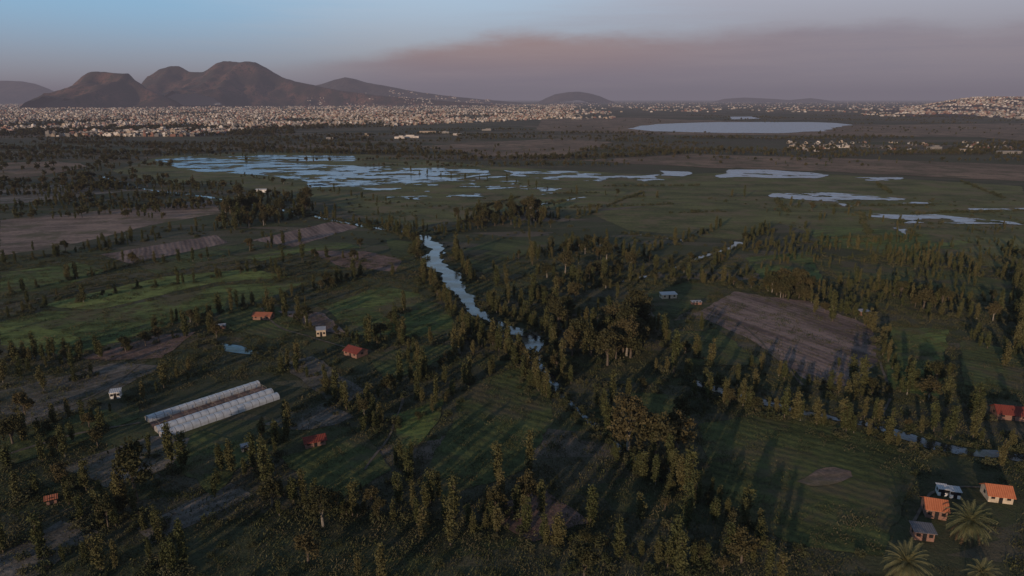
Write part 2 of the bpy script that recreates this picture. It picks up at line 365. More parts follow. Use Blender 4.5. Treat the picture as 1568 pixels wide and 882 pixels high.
# ---------------------------------------------------------------- canals
CAN=[]
def canal(name,pts,z=.25):
    P_=[(G(u,v),w) for u,v,w in pts]; dense=[]
    for i in range(len(P_)-1):
        (a,wa),(b_,wb)=P_[i],P_[i+1]; L=math.dist(a,b_); n=max(1,int(L/3))
        for j in range(n): t=j/n; dense.append((a[0]+(b_[0]-a[0])*t,a[1]+(b_[1]-a[1])*t,wa+(wb-wa)*t))
    dense.append((P_[-1][0][0],P_[-1][0][1],P_[-1][1]))
    for _ in range(3):
        dense=[dense[0]]+[tuple((dense[i-1][q]+2*dense[i][q]+dense[i+1][q])/4 for q in range(3)) for i in range(1,len(dense)-1)]+[dense[-1]]
    v=[];fc=[]
    for i,(x,y,w) in enumerate(dense):
        a=dense[max(0,i-2)]; c=dense[min(len(dense)-1,i+2)]; d=Vector((c[0]-a[0],c[1]-a[1])).normalized(); nn=Vector((-d[1],d[0]))
        sh=w*.35*noise.noise((x*.05,y*.05,31))
        l=sh+w*.5*(1+.9*noise.noise((x*.09,y*.09,1))+.45*noise.noise((x*.3,y*.3,1))); r=-sh+w*.5*(1+.9*noise.noise((x*.09,y*.09,9))+.45*noise.noise((x*.3,y*.3,7)))
        v+=[(x+nn[0]*l,y+nn[1]*l,z),(x-nn[0]*r,y-nn[1]*r,z)]; CAN.append((x,y,w))
        if i: fc.append((2*i-2,2*i-1,2*i+1,2*i))
    obj(name,v,fc,[M['water']])
canal('canal',[(646,362,10),(658,370,12),(668,380,10),(660,392,10),(668,405,12),(690,425,11),(698,440,10),(716,455,8),(722,472,6),(738,487,5),(768,498,6),(800,508,9),(822,522,8),(812,540,7),(824,556,5),(838,574,3.6),(852,596,3),(870,616,2.2)])
canal('canal',[(870,616,2.2),(905,648,1.8),(955,690,2.6),(990,722,2.2),(1030,745,1.8)],.255)
canal('canal',[(652,364,4),(610,355,5),(578,350,5),(490,334,6),(468,328,7),(400,316,3),(312,301,6),(220,290,4),(155,270,6)],.24)
canal('canal',[(1050,582,3.5),(1068,592,4.5),(1112,600,4),(1130,608,4.5),(1190,618,4),(1215,630,4.5),(1262,637,4),(1330,652,4),(1400,676,5.5),(1470,690,5.5),(1640,712,6)])
canal('canal',[(900,440,2),(985,425,2.5),(1040,408,2),(1080,392,4),(1120,380,4),(1132,371,6)],.245)
canal('canal',[(960,357,2.5),(1000,362,2.5),(1055,370,2.5)],.24)
canal('canal',[(815,315,4),(860,308,4),(895,302,4)],.24)
canal('canal',[(330,524,1.5),(350,532,5),(372,540,6),(400,543,2)],.24)
def near_canal(x,y,extra):
    for cx,cy,w in CAN:
        if abs(cx-x)<20 and abs(cy-y)<20 and math.hypot(cx-x,cy-y)<w*.62+extra: return True
    return False
# ---------------------------------------------------------------- marsh ponds
WET=[]
def pond(name,uv,thr,cell,ang=0.1,sx=.02,sy=.035,z=.4,seed=0):
    poly=[G(*p) for p in uv]; x0,x1,y0,y1=bbox(poly); ca,sa=math.cos(ang),math.sin(ang); v=[];fc=[]
    def val(x,y):
        X=x*ca+y*sa; Y=-x*sa+y*ca
        n=noise.fractal((X*sx,Y*sy,seed),1.0,2.1,5)+.25*noise.noise((X*.12,Y*.05,seed+4))+.22*noise.noise((X*.03,Y*.2,seed+8))
        return n
    idx={}
    def vid(i,j):
        if (i,j) not in idx:
            X=x0+i*cell; Y=y0+j*cell; nn=noise.noise_vector((X*.4,Y*.4,1)); idx[(i,j)]=len(v); v.append((X+nn[0]*cell*.9,Y+nn[1]*cell*.9,z))
        return idx[(i,j)]
    for j in range(int((y1-y0)/cell)+1):
        for i in range(int((x1-x0)/cell)+1):
            X=x0+(i+.5)*cell; Y=y0+(j+.5)*cell
            w=noise.noise_vector((X*.02,Y*.02,seed))
            if not inside((X+w[0]*14,Y+w[1]*22),poly): continue
            if val(X,Y)>thr: fc.append((vid(i,j),vid(i+1,j),vid(i+1,j+1),vid(i,j+1)))
    if fc: obj(name,v,fc,[M['wetland']])
    WET.append((poly,bbox(poly)))
pond('marsh_pond',[(240,244),(290,240),(380,247),(480,252),(600,256),(745,260),(755,268),(700,276),(560,284),(480,290),(470,278),(400,268),(300,262),(262,254)],-.12,2.0,seed=1)
pond('marsh_pond',[(340,241),(430,237),(545,240),(540,247),(400,247)],-.12,2.4,seed=2)
pond('marsh_pond',[(470,284),(560,280),(700,274),(760,268),(840,283),(760,290),(700,286),(520,294)],.28,1.8,seed=3)
pond('marsh_pond',[(770,261),(870,263),(960,270),(1010,268),(1015,276),(940,279),(850,275),(780,270)],-.02,1.8,seed=4)
pond('marsh_pond',[(1012,262),(1060,264),(1050,271),(1015,270)],-.5,2,seed=5)
pond('marsh_pond',[(1095,268),(1125,260),(1200,262),(1245,265),(1280,270),(1260,274),(1180,273),(1100,272)],-.42,2,seed=6)
pond('marsh_pond',[(1300,273),(1390,272),(1390,277),(1310,277)],-.15,2,seed=7)
pond('marsh_pond',[(1178,291),(1210,293),(1330,300),(1420,306),(1420,313),(1340,311),(1300,309),(1295,317),(1285,318),(1282,308),(1180,302)],-.02,1.5,seed=8)
pond('marsh_pond',[(1330,331),(1420,328),(1500,337),(1568,345),(1560,348),(1480,342),(1412,338),(1398,350),(1378,360),(1375,352),(1395,337),(1330,335)],-.12,1.3,seed=9)
pond('marsh_pond',[(1470,317),(1568,317),(1568,322),(1480,322)],.12,1.6,seed=10)
pond('marsh_pond',[(540,292),(760,284),(860,290),(840,300),(640,306)],.36,1.7,seed=13)
def lake(name,uv,z=.5,jit=10):
    q=rough_poly([G(*p) for p in uv],jit); obj(name,[(x,y,z) for x,y in q],[tuple(range(len(q)))],[M['wetland']]); WET.append(([G(*p) for p in uv],bbox([G(*p) for p in uv])))
lake('lake',[(963,197),(985,192.5),(1010,190),(1055,188.2),(1100,187),(1240,187),(1280,188.5),(1306,191),(1275,196),(1262,201),(1190,204),(1090,203.5),(1000,201)],.5,16)
lake('lake',[(1118,179),(1150,178.5),(1165,182),(1120,183)])
# ---------------------------------------------------------------- vegetation layout
def blocked(x,y,fields=True):
    for poly,bb in WET:
        if bb[0]<x<bb[1] and bb[2]<y<bb[3] and inside((x,y),poly): return True
    if fields:
        for poly,bb in EX:
            if bb[0]<x<bb[1] and bb[2]<y<bb[3] and inside((x,y),poly): return True
    return near_canal(x,y,1.0)
def in_dry(x,y):
    return any(inside((x,y),q) for q in DZW)
KEEP=[]
gx,gy=G(325,625); KEEP.append((gx,gy,22)); KEEP.append((gx-9,gy-14,16)); KEEP.append((gx+13,gy+15,15)); KEEP.append((gx+12,gy-8,16))
def clear(x,y):
    for a,b_,r in KEEP:
        if abs(a-x)<r and abs(b_-y)<r and math.hypot(a-x,b_-y)<r: return True
    return False
for u,v,r in [(403,487,6),(545,543,7),(492,512,6),(178,606,6),(480,678,8),(1023,455,7),(1430,785,7),(1450,755,7),(1525,760,9),(1542,635,8),(1480,830,9),(1383,880,8),(385,690,6),(1290,730,14),(1410,820,8),(1470,720,8)]:
    a=G(u,v); KEEP.append((a[0],a[1],r))
    a=G(u,v+12); KEEP.append((a[0],a[1]-2,r*.8))
def row(uv,sp_,kinds='WWWWWWB',jit=1.2,s=.9):
    sp_*=1.0
    pts=[G(*p) for p in uv]
    for i in range(len(pts)-1):
        a,b_=pts[i],pts[i+1]; L=math.dist(a,b_); n=max(1,int(L/sp_))
        for j in range(n):
            t=(j+random.random())/n; x=a[0]+(b_[0]-a[0])*t+random.gauss(0,jit); y=a[1]+(b_[1]-a[1])*t+random.gauss(0,jit)
            if noise.noise((x*.03,y*.03,8))<-.25 : continue
            if near_canal(x,y,.2) or clear(x,y): continue
            kd=random.choice(kinds); add(kd,x,y,s*(.68 if kd=='B' else 1)*random.uniform(.5,1.15))
            for q in range(2):
                if random.random()<.6: add('S',x+random.gauss(0,2.5),y+random.gauss(0,2.5),random.uniform(.5,1.3))
ROWS=[([(0,318),(120,312),(240,300),(330,300)],6),([(0,300),(150,292),(300,285)],7),([(0,405),(90,392),(200,372),(330,352),(345,345)],5.5),
([(150,385),(180,372),(210,362),(300,350)],9),([(0,455),(60,440),(130,425),(190,405)],7),([(190,405),(300,400),(400,382),(460,370)],7),
([(230,440),(320,430),(420,405),(500,395),(560,400)],7),([(0,490),(70,470),(150,458),(230,436)],7),
([(0,560),(80,545),(170,522),(260,498),(340,480),(420,458),(500,440),(560,420)],3),([(0,578),(100,556),(200,538),(290,512)],4.4),
([(0,685),(90,652),(180,627),(250,598),(300,565)],5),([(300,490),(330,515),(420,560),(440,590)],4.4),([(440,560),(500,600),(560,640),(610,650)],3.4),
([(400,470),(470,500),(540,520),(600,535),(640,560)],5),([(560,620),(600,600),(660,570),(700,540),(720,500)],4),([(560,520),(640,524),(700,520)],4.5),
([(636,368),(640,400),(650,425),(680,462),(702,495),(745,520),(785,538),(796,560),(815,590),(840,615)],2.6),([(694,385),(716,420),(734,450),(765,482),(805,492),(850,520),(846,560),(875,590)],2.1),
([(700,545),(760,530),(790,560),(820,600),(850,628),(880,650)],4.2),([(560,340),(620,350),(680,358),(740,350)],4),([(700,345),(740,330),(790,325),(850,335),(930,325)],4),([(780,400),(850,385),(930,380),(1000,400)],4),
([(1000,418),(1050,400),(1100,386),(1140,372),(1180,350)],4.2),([(1000,436),(1060,415),(1110,398)],4.4),([(1130,384),(1220,372),(1300,380),(1400,400),(1500,420),(1568,425)],5),
([(1040,430),(1120,436),(1180,446),(1240,456),(1300,466)],3.4),([(1290,430),(1350,440),(1420,455),(1500,470),(1600,485)],3.6),([(1340,474),(1450,484),(1600,500)],4.5),
([(1010,560),(1045,575),(1100,588),(1180,604),(1250,622),(1330,642),(1420,662),(1600,695)],3.2),([(1060,606),(1130,622),(1190,636),(1262,652),(1330,668),(1390,690)],2.5),([(1140,560),(1220,588),(1300,604),(1380,604),(1460,570),(1600,540)],4.5),
([(1410,704),(1480,712),(1568,728)],5),([(1380,604),(1440,622),(1500,640),(1600,650)],4.5),
([(560,640),(600,690),(620,740),(600,790)],4),([(0,770),(120,745),(200,795),(250,835)],4.2),([(400,700),(430,760),(560,790),(700,805),(850,835),(1000,855),(1150,875)],3.4),
([(880,620),(930,672),(985,715),(1060,760),(1130,790),(1170,840)],2.8),([(905,680),(960,715),(1010,750),(1040,770)],3.2),([(0,830),(150,860),(300,880)],4),([(610,650),(650,640),(700,600),(760,570)],4.8),
([(850,640),(860,700),(800,750),(740,790)],5),([(1000,500),(1040,540),(1100,560)],4),([(480,330),(540,340),(600,355),(640,370)],4),([(900,300),(960,300),(1060,306)],12),
([(1120,300),(1240,322),(1380,340)],14),([(370,270),(480,290),(600,312)],14),([(600,262),(780,280),(900,300)],22),([(940,400),(1040,372),(1110,345)],7),([(1540,380),(1568,470),(1560,560)],5),
([(100,640),(200,690),(320,720),(400,700)],5),([(0,720),(80,700),(160,680)],5),([(440,470),(430,420),(400,400)],7),([(1240,480),(1300,480),(1350,520),(1370,590)],6),
([(400,600),(450,640),(420,700)],5),([(0,610),(60,600),(160,570)],7),([(620,470),(600,500),(640,560),(640,620)],5)]
for uv,sp_ in ROWS: row(uv,sp_)
def grove(uv,dens,kinds='WBB',s=1.0):
    poly=[G(*p) for p in uv]; x0,x1,y0,y1=bbox(poly); n=int((x1-x0)*(y1-y0)*dens)
    for i in range(n):
        x,y=random.uniform(x0,x1),random.uniform(y0,y1)
        if noise.noise((x*.035,y*.035,21))<-.12: continue
        if inside((x,y),poly) and not near_canal(x,y,1) and not clear(x,y): add(random.choice(kinds),x,y,s*random.uniform(.55,1.15))
grove([(745,430),(800,402),(880,372),(960,388),(1000,440),(1005,510),(960,556),(885,560),(850,515),(790,488)],.014,'WWWB',.9)
grove([(850,510),(900,485),(980,490),(995,520),(960,556),(885,558)],.024,'BBW',1.05)
grove([(335,350),(340,312),(400,300),(480,310),(470,335),(400,350)],.017,'WWB',1.05)
grove([(700,345),(750,325),(800,322),(860,334),(850,352),(740,355)],.015,'WB',.95)
grove([(1165,452),(1180,440),(1240,446),(1240,462)],.07,'B',1.0)
grove([(1340,470),(1370,450),(1480,456),(1480,478)],.018,'WB',.95)
grove([(0,640),(60,620),(220,700),(560,640),(620,760),(600,900),(0,900)],.0056,'WWWWWB',.9)
grove([(620,760),(800,730),(1100,800),(1190,850),(1190,920),(600,920)],.0125,'WWWWWWB',.88)
grove([(870,560),(1010,560),(1080,640),(1050,750),(940,700)],.009,'WWWB',.85)
grove([(1190,840),(1340,850),(1340,910),(1190,900)],.007,'WWS')
grove([(1240,560),(1568,520),(1568,690),(1400,660),(1260,610)],.0028,'WWWB',.85)
for n in range(520):
    y=120+540*random.random()**.8; x=random.uniform(-.85,.85)*(y+30)
    if noise.noise((x*.012,y*.012,5))<-.1: continue
    if blocked(x,y) or clear(x,y): continue
    add('W' if random.random()<.88 else 'B',x,y,random.uniform(.3,.85))
for i in range(3400):
    y=115+600*random.random()**.9; x=random.uniform(-.85,.85)*(y+30)
    if noise.noise((x*.02,y*.02,15))<-.05 and random.random()<.85: continue
    if blocked(x,y) or clear(x,y): continue
    add('S',x,y,random.uniform(.4,1.1))
for cx,cy,w in CAN:
    if cy<700:
        for j in range(4):
            a=random.uniform(0,6.28); r=w*.5+random.uniform(.2,3.0); x,y=cx+math.cos(a)*r,cy+math.sin(a)*r
            if not near_canal(x,y,-.6): add('S',x,y,random.uniform(.4,1.1))
for i in range(16):
    u=random.uniform(760,1560); v=random.uniform(284,372) if u>1000 else random.uniform(284,318); x,y=G(u,v); ang=random.choice([.12,.12,1.2])+random.gauss(0,.08); L=random.uniform(60,170)
    for j in range(int(L/3.5)):
        t=(j+random.random())*3.5-L/2; xx,yy=x+t*math.cos(ang)+random.gauss(0,1),y+t*math.sin(ang)+random.gauss(0,1)
        if not blocked(xx,yy,False): add('S',xx,yy,random.uniform(.6,1.7))
for i in range(24000):
    y=115+330*random.random()**.9; x=random.uniform(-.82,.82)*(y+20)
    if near_canal(x,y,.3) or clear(x,y): continue
    if blocked(x,y) and random.random()<.5: continue
    add('T',x,y,random.uniform(.6,1.4))
def belt(x,y,L,ang,sp_,kinds,s=1.0):
    for j in range(int(L/sp_)):
        t=(j+random.random())*sp_-L/2
        xx=x+t*math.cos(ang)+random.gauss(0,4); yy=y+t*math.sin(ang)+random.gauss(0,5)
        if not blocked(xx,yy,False) and not (in_dry(xx,yy) and random.random()<.85): add(random.choice(kinds),xx,yy,s*random.uniform(.55,1.05))
for i in range(230):
    y=1150*(4.2**random.random()); x=random.uniform(-.85,.85)*y
    belt(x,y,random.uniform(80,420),random.gauss(.05,.25),7,['WF','BF','BF'],.85)
for i in range(64):
    u=random.uniform(-20,560); v=random.uniform(205,238) if u>230 else random.uniform(205,292); x,y=G(u,v); belt(x,y,random.uniform(60,220),random.gauss(.05,.3),6,['WF','BF','BF'],.9)
for i in range(34):
    u=random.uniform(560,1600); v=random.uniform(226,256); x,y=G(u,v); belt(x,y,random.uniform(60,400),random.gauss(0,.12),7,['BF','WF'],.65)
for i in range(36):
    u=random.uniform(-20,340); v=random.uniform(285,335); x,y=G(u,v); belt(x,y,random.uniform(30,100),random.gauss(.1,.3),6,['WF','WF','BF'],.8)
for i in range(55):
    u=random.uniform(1150,1620); v=random.uniform(350,470); x,y=G(u,v); belt(x,y,random.uniform(10,60),random.gauss(.1,.4),5,['W'],.6)
# ---------------------------------------------------------------- mountains
def interp(pts,x):
    if x<=pts[0][0] or x>=pts[-1][0]: return 0 if (x<pts[0][0] or x>pts[-1][0]) else pts[0][1]
    for i in range(len(pts)-1):
        if pts[i][0]<=x<=pts[i+1][0]:
            t=(x-pts[i][0])/(pts[i+1][0]-pts[i][0]); return pts[i][1]+(pts[i+1][1]-pts[i][1])*t
    return 0
def mount_mat(name,c1,c2,c3):
    m,nt,b=new_mat(name); k=NB(nt); p=k.pos(); s=k.sep(p)
    q=k.comb(s[0],k.m('MULTIPLY',s[1],.5),k.m('MULTIPLY',s[2],.35))
    n=k.noise(q,.0045,8,.68); n2=k.noise(q,.018,5,.7); cc=k.mix(k.mr(n,.4,.6),c1,c2); cc=k.mix(k.mr(n2,.45,.62),cc,c3); k.put(b.inputs['Base Color'],cc); return m
mm1=mount_mat('volcano_rock',(.046,.038,.032),(.17,.09,.066),(.042,.04,.028))
mm2=mount_mat('far_hill_scrub',(.06,.052,.052),(.11,.085,.075),(.07,.065,.062))
HF={}
def mountain(name,prof,D,slope,mat,step,namp,crater=None):
    pr=[(R(u,v,D)[0],max(0,R(u,v,D)[1])) for u,v in prof]
    x0,x1=pr[0][0],pr[-1][0]; hm=max(p[1] for p in pr); W_=hm/slope*1.15
    def h(x,y):
        wx=noise.noise_vector((x/600,y/600,D))*60*namp
        yy=y-D+wx[1]*2; xx=x+wx[0]*(min(1,abs(yy)/500))
        pz=interp(pr,xx)
        a=math.sqrt(yy*yy+90*90)-90
        z=pz-slope*a*(1.15-.5*min(1,a/W_))
        g=noise.ridged_multi_fractal((x/330,y/1100,2.2),1.0,2.1,6,1.0,2.0)
        z-= (1.25-g)*66*namp*min(1,a/200)*(1 if z>60 else max(0,z/60))
        z+= 7*namp*noise.fractal((x/90,y/90,1),1,2,4)*min(1,max(0,z/80))
        if crater:
            cx=R(crater[0],150,D)[0]; d=math.hypot(x-cx,y-(D-crater[1])); 
            if d<crater[2]: z-=crater[3]*(1-(d/crater[2])**2)
        return z-3
    HF[name]=h
    nxn=int((x1-x0)/step)+1; nyn=int(2*W_/step)+1; v=[];fc=[]
    for j in range(nyn):
        for i in range(nxn): x=x0+i*step; y=D-W_+j*step; v.append((x,y,max(-4,h(x,y))))
    for j in range(nyn-1):
        for i in range(nxn-1):
            q=(j*nxn+i,j*nxn+i+1,(j+1)*nxn+i+1,(j+1)*nxn+i)
            if max(v[w][2] for w in q)>-3.5: fc.append(q)
    return obj(name,v,fc,[mat],smooth=True)
mountain('volcano_cone',[(70,160),(82,151),(98,140),(115,128),(130,116),(140,110),(150,109),(166,110.5),(180,112),(194,112),(199,119),(212,126),(222,134),(240,142),(262,152),(275,160)],9500,.42,mm1,28,1.0,(180,230,190,75))
mountain('volcano_ridge',[(200,162),(212,145),(221,130),(234,116),(248,106),(262,101.5),(273,101),(281,104),(290,110),(312,110),(322,103.5),(331,96),(341,93.5),(352,93.5),(366,95),(380,94),(390,95),(400,100),(412,107),(428,117),(450,124),(480,130),(520,138),(580,146),(640,151),(720,157),(780,161)],11500,.40,mm1,36,1.0)
mountain('volcano_foothill',[(380,158),(430,140),(470,133),(495,128),(512,122),(530,118),(545,121),(560,126),(590,131),(630,139),(680,146),(740,152),(800,157)],15500,.3,mm2,75,.6)
mountain('hill',[(822,157),(836,150),(850,144),(868,141),(885,140),(902,142.5),(918,147),(932,153),(945,157)],19000,.3,mm2,80,.4)
mountain('far_hill',[(-60,156),(-30,130),(0,123),(30,124),(52,128),(66,133),(80,142),(100,152)],21000,.3,mm2,90,.6)
mountain('far_hill',[(1090,156),(1110,151),(1140,149),(1180,151),(1210,153),(1240,150),(1265,153),(1280,156)],24000,.2,mm2,90,.3)
def hs(x,y):
    t=min(1,max(0,(y-3800)/3200)); t=t*t*(3-2*t)
    s_=min(1,max(0,(x/y-.52)/.16)); s_=s_*s_*(3-2*s_)
    e=min(1,max(0,(9500-y)/1500))
    return 118*t*s_*e*(1+.25*noise.noise((x/900,y/900,4)))-1.0
v=[];fc=[];nx_=70;ny_=60
for j in range(ny_):
    for i in range(nx_): y=3600+j*100; x=1700+i*100; v.append((x,y,hs(x,y)))
for j in range(ny_-1):
    for i in range(nx_-1): fc.append((j*nx_+i,j*nx_+i+1,(j+1)*nx_+i+1,(j+1)*nx_+i))
obj('suburb_hillside',v,fc,[mm1],smooth=True)
# ---------------------------------------------------------------- city
cw=[simple('house_white',(.60,.56,.52),.9,.3,.02),simple('house_cream',(.43,.36,.29),.9,.3,.02),simple('house_grey',(.24,.23,.22),.9,.3,.02),simple('house_brick',(.25,.14,.11),.9,.3,.02),M['dark'],simple('roof_concrete',(.25,.235,.23),.9,.4,.02),simple('pink_render',(.36,.24,.22),.9,.3,.02)]
def house(b,x,y,z,w,d,h,ang):
    mi=random.choices([0,1,2,3,6],[5,4,6,3,1])[0]
    b.box(-w/2,w/2,-d/2,d/2,z-3,z+h,mi,ang,x,y,top=random.choice([5,5,mi]))
    if random.random()<.6:
        w2=w*random.uniform(.3,.6); o=random.uniform(-.2,.2)*w
        b.box(-w2/2+o,w2/2+o,-d*.3,d*.2,z+h+.01,z+h+random.uniform(1.5,3),mi,ang,x,y,top=5)
    if y<5200:
        ca,sa=math.cos(ang),math.sin(ang)
        nf=max(1,int(h/3)); nw=max(1,int(w/3.5))
        for fl in range(nf):
            for i in range(nw):
                if random.random()<.2: continue
                xc=-w/2+(i+.5)*w/nw; z0=z+.9+fl*3
                pts=[(xc-.7,-d/2-.05,z0),(xc+.7,-d/2-.05,z0),(xc+.7,-d/2-.05,z0+1.4),(xc-.7,-d/2-.05,z0+1.4)]
                b.face([(x+px*ca-py*sa,y+px*sa+py*ca,pz) for px,py,pz in pts],4)
cb=MB()
def dens(x,y):
    return noise.noise((x/420,y/700,7))+.5*noise.noise((x/120,y/200,3))
for i in range(25000):
    u=random.uniform(-40,880) ; v_=159.5+ (209-159.5)*random.random()**1.05
    if u>450 and v_>200-(u-450)*.045: continue
    x,y=G(u,v_)
    dd=dens(x,y)
    thr=-.26+max(0,(v_-190))*.024
    if dd<thr: 
        if random.random()<.3 : add('BF',x,y,random.uniform(.7,1.3))
        continue
    w=random.uniform(5,14)*(1+max(0,y-4000)/9000)
    house(cb,x,y,0,w,random.uniform(7,14),random.choice([3.2,3.2,6,6,7,9]) if random.random()<.98 else 14,random.gauss(.1,.12)+(1.57 if random.random()<.3 else 0))
    if random.random()<.28: add('BF',x+random.uniform(-15,15),y-12,random.uniform(.5,1.0))
obj('distant_city',cb.v,cb.f,cw,cb.m)
cb=MB()
for i in range(5200):
    u=random.uniform(850,1640); v_=156.5+(183-156.5)*random.random()**1.7
    if 940<u<1320 and v_>172: continue
    x,y=G(u,v_)
    if dens(x,y*.8)<.02+(.15 if v_>168 else 0):
        if random.random()<.3: add('BF',x,y,1.0)
        continue
    house(cb,x,y,0,random.uniform(9,22),random.uniform(8,16),random.choice([4,6,8,9]),random.gauss(0,.2))
for i in range(220):
    u=random.uniform(1200,1640); v_=random.uniform(218,240); x,y=G(u,v_)
    if dens(x,y)<.3 or blocked(x,y,False): continue
    house(cb,x,y,0,random.uniform(5,10),random.uniform(5,8),3.1,random.gauss(0,.2))
    add('BF',x+8,y-9,.6); add('BF',x-6,y-11,.5)
for u,v_,w in [(612,212,26),(630,211,40),(655,203,50),(680,204,30),(700,207,24),(745,200,30),(505,213,18),(800,178,60),(825,176,70),(840,177,40),(1545,235,40),(1480,232,20),(1290,226,22),(560,208,20),(1430,228,24)]:
    x,y=G(u,v_); house(cb,x,y,0,w,16,5,random.gauss(0,.1))
obj('distant_town',cb.v,cb.f,cw,cb.m)
cb=MB()
for i in range(5600):
    y=random.uniform(4200,8000); x=random.uniform(.55,.85)*y; z=hs(x,y)
    if z<4 or dens(x*1.3,y)<-.1: 
        continue
    house(cb,x,y,z,random.uniform(9,17),random.uniform(8,14),random.choice([4,6,9,9]),random.gauss(-.2,.3))
    if random.random()<.3: add('BF',x+12,y-10,.9,z=z)
hfh=HF['volcano_ridge']
for i in range(2600):
    u=random.uniform(470,770); y=random.uniform(9500,12500); x=R(u,150,y)[0]; z=hfh(x,y)
    if z<0 or z>130 or dens(x,y)<.1: continue
    house(cb,x,y,z,random.uniform(12,26),14,random.choice([6,9]),random.gauss(0,.3))
hfh=HF['volcano_foothill']
for i in range(2600):
    u=random.uniform(560,760); y=random.uniform(13800,16000); x=R(u,150,y)[0]; z=hfh(x,y)
    if z<5 or z>300 or dens(x,y)<.1: continue
    house(cb,x,y,z,random.uniform(15,34),14,random.choice([6,9]),random.gauss(0,.3))
obj('hillside_suburb',cb.v,cb.f,cw,cb.m)
# ---------------------------------------------------------------- near buildings
def hut(name,u,v,w,d,h,ang,roof,wall,rise=1.2,oh=.4,gable=True,porch=False):
    x,y=G(u,v); e=bpy.data.objects.new(name,None); e.location=(x,y,0); e.rotation_euler=(0,0,math.radians(ang)); col.objects.link(e)
    b=MB(); b.box(-w/2,w/2,-d/2,d/2,-.2,h,0)
    if gable:
        for sx in (-1,1): b.face([(sx*w/2,-d/2,h),(sx*w/2,d/2,h),(sx*w/2,0,h+rise)],0)
    obj('walls',b.v,b.f,[M[wall]],b.m,parent=e)
    b=MB(); t=.12
    if gable:
        for sy in (-1,1):
            dz=rise*oh/(d/2); pts=[(-w/2-oh,sy*(d/2+oh),h-dz+.05),(w/2+oh,sy*(d/2+oh),h-dz+.05),(w/2+oh,0,h+rise+.05),(-w/2-oh,0,h+rise+.05)]
            b.face(pts); b.face([(p[0],p[1],p[2]+t) for p in pts]); b.face([pts[0],pts[1],(pts[1][0],pts[1][1],pts[1][2]+t),(pts[0][0],pts[0][1],pts[0][2]+t)])
            for a,c in ((0,3),(1,2)): b.face([pts[a],pts[c],(pts[c][0],pts[c][1],pts[c][2]+t),(pts[a][0],pts[a][1],pts[a][2]+t)])
    else:
        pts=[(-w/2-oh,-d/2-oh,h+.05),(w/2+oh,-d/2-oh,h+.05),(w/2+oh,d/2+oh,h+.05+rise),(-w/2-oh,d/2+oh,h+.05+rise)]
        b.face(pts); q=[(p[0],p[1],p[2]+t) for p in pts]; b.face(q)
        for i in range(4): b.face([pts[i],pts[(i+1)%4],q[(i+1)%4],q[i]])
    obj('roof',b.v,b.f,[M[roof]],b.m,parent=e)
    b=MB(); yy=-d/2-.04
    b.face([(-.45,yy,.02),(.45,yy,.02),(.45,yy,2.05),(-.45,yy,2.05)]); obj('door',b.v,b.f,[M['dark']],b.m,parent=e)
    b=MB()
    for xc in (-w*.32,w*.32):
        b.face([(xc-.45,yy,1),(xc+.45,yy,1),(xc+.45,yy,1.9),(xc-.45,yy,1.9)])
    for sx in (-1,1): b.face([(sx*(w/2+.04),-.5,1),(sx*(w/2+.04),.5,1),(sx*(w/2+.04),.5,1.9),(sx*(w/2+.04),-.5,1.9)])
    obj('windows',b.v,b.f,[M['dark']],b.m,parent=e)
    return e
hut('orange_roof_house',1525,762,5.6,5.2,2.0,-14,'orange','cream',1.7)
hut('orange_roof_house',1429,786,4.6,5.2,2.6,-18,'orange','brickw',1.5)
hut('white_shed',1441,756,2.2,2.2,1.9,-15,'wroof','white',.3,.2,False)
hut('white_shed',1460,760,2.4,2.2,1.9,-15,'wroof','white',.3,.2,False)
hut('grey_roof_shed',1411,822,4.2,3.2,2.2,-12,'blue','brickw',.4,.4,False)
hut('red_roof_barn',1545,638,9,6,2.0,-15,'red','brickw',1.8)
hut('red_roof_house',404,488,8.5,5,2.0,-5,'rust','brickw',1.2)
hut('red_roof_house',545,543,7.5,6,2.0,-35,'red','brickw',1.4)
hut('stone_house',492,513,4.0,4,2.8,15,'tin','cream',.4,.1,False)
hut('white_shed',178,608,3.2,3.0,2.2,20,'wroof','white',.3,.2,False)
hut('red_roof_barn',482,680,6,4,1.8,25,'red','brickw',1.0)
hut('white_house',1023,456,8,4,2.2,8,'wroof','cream',.4,.3,False)
hut('orange_roof_shed',80,770,2.2,1.8,1.7,30,'rust','brickw',.5)
hut('white_shed',376,690,2.2,1.8,1.5,30,'tin','cream',.3,.2,False)
hut('tin_roof_shed',335,503,6,2.0,1.4,20,'tin','brickw',.3,.2,False)
hut('tin_roof_shed',1066,466,5,2.0,1.4,5,'tin','brickw',.3,.2,False)
hut('tin_roof_shed',1322,482,4.5,3.2,2.0,5,'tin','brickw',.3,.2,False)
hut('white_house',401,294,12,6,2.8,5,'wroof','white',.8,.3)
gh=bpy.data.objects.new('greenhouse',None); A=G(225,645); C=G(396,590); ang=math.atan2(C[1]-A[1],C[0]-A[0]); L=math.dist(A,C)
gh.location=(A[0],A[1],0); gh.rotation_euler=(0,0,ang); col.objects.link(gh)
endm=simple('end_panel',(.3,.3,.3),.8)
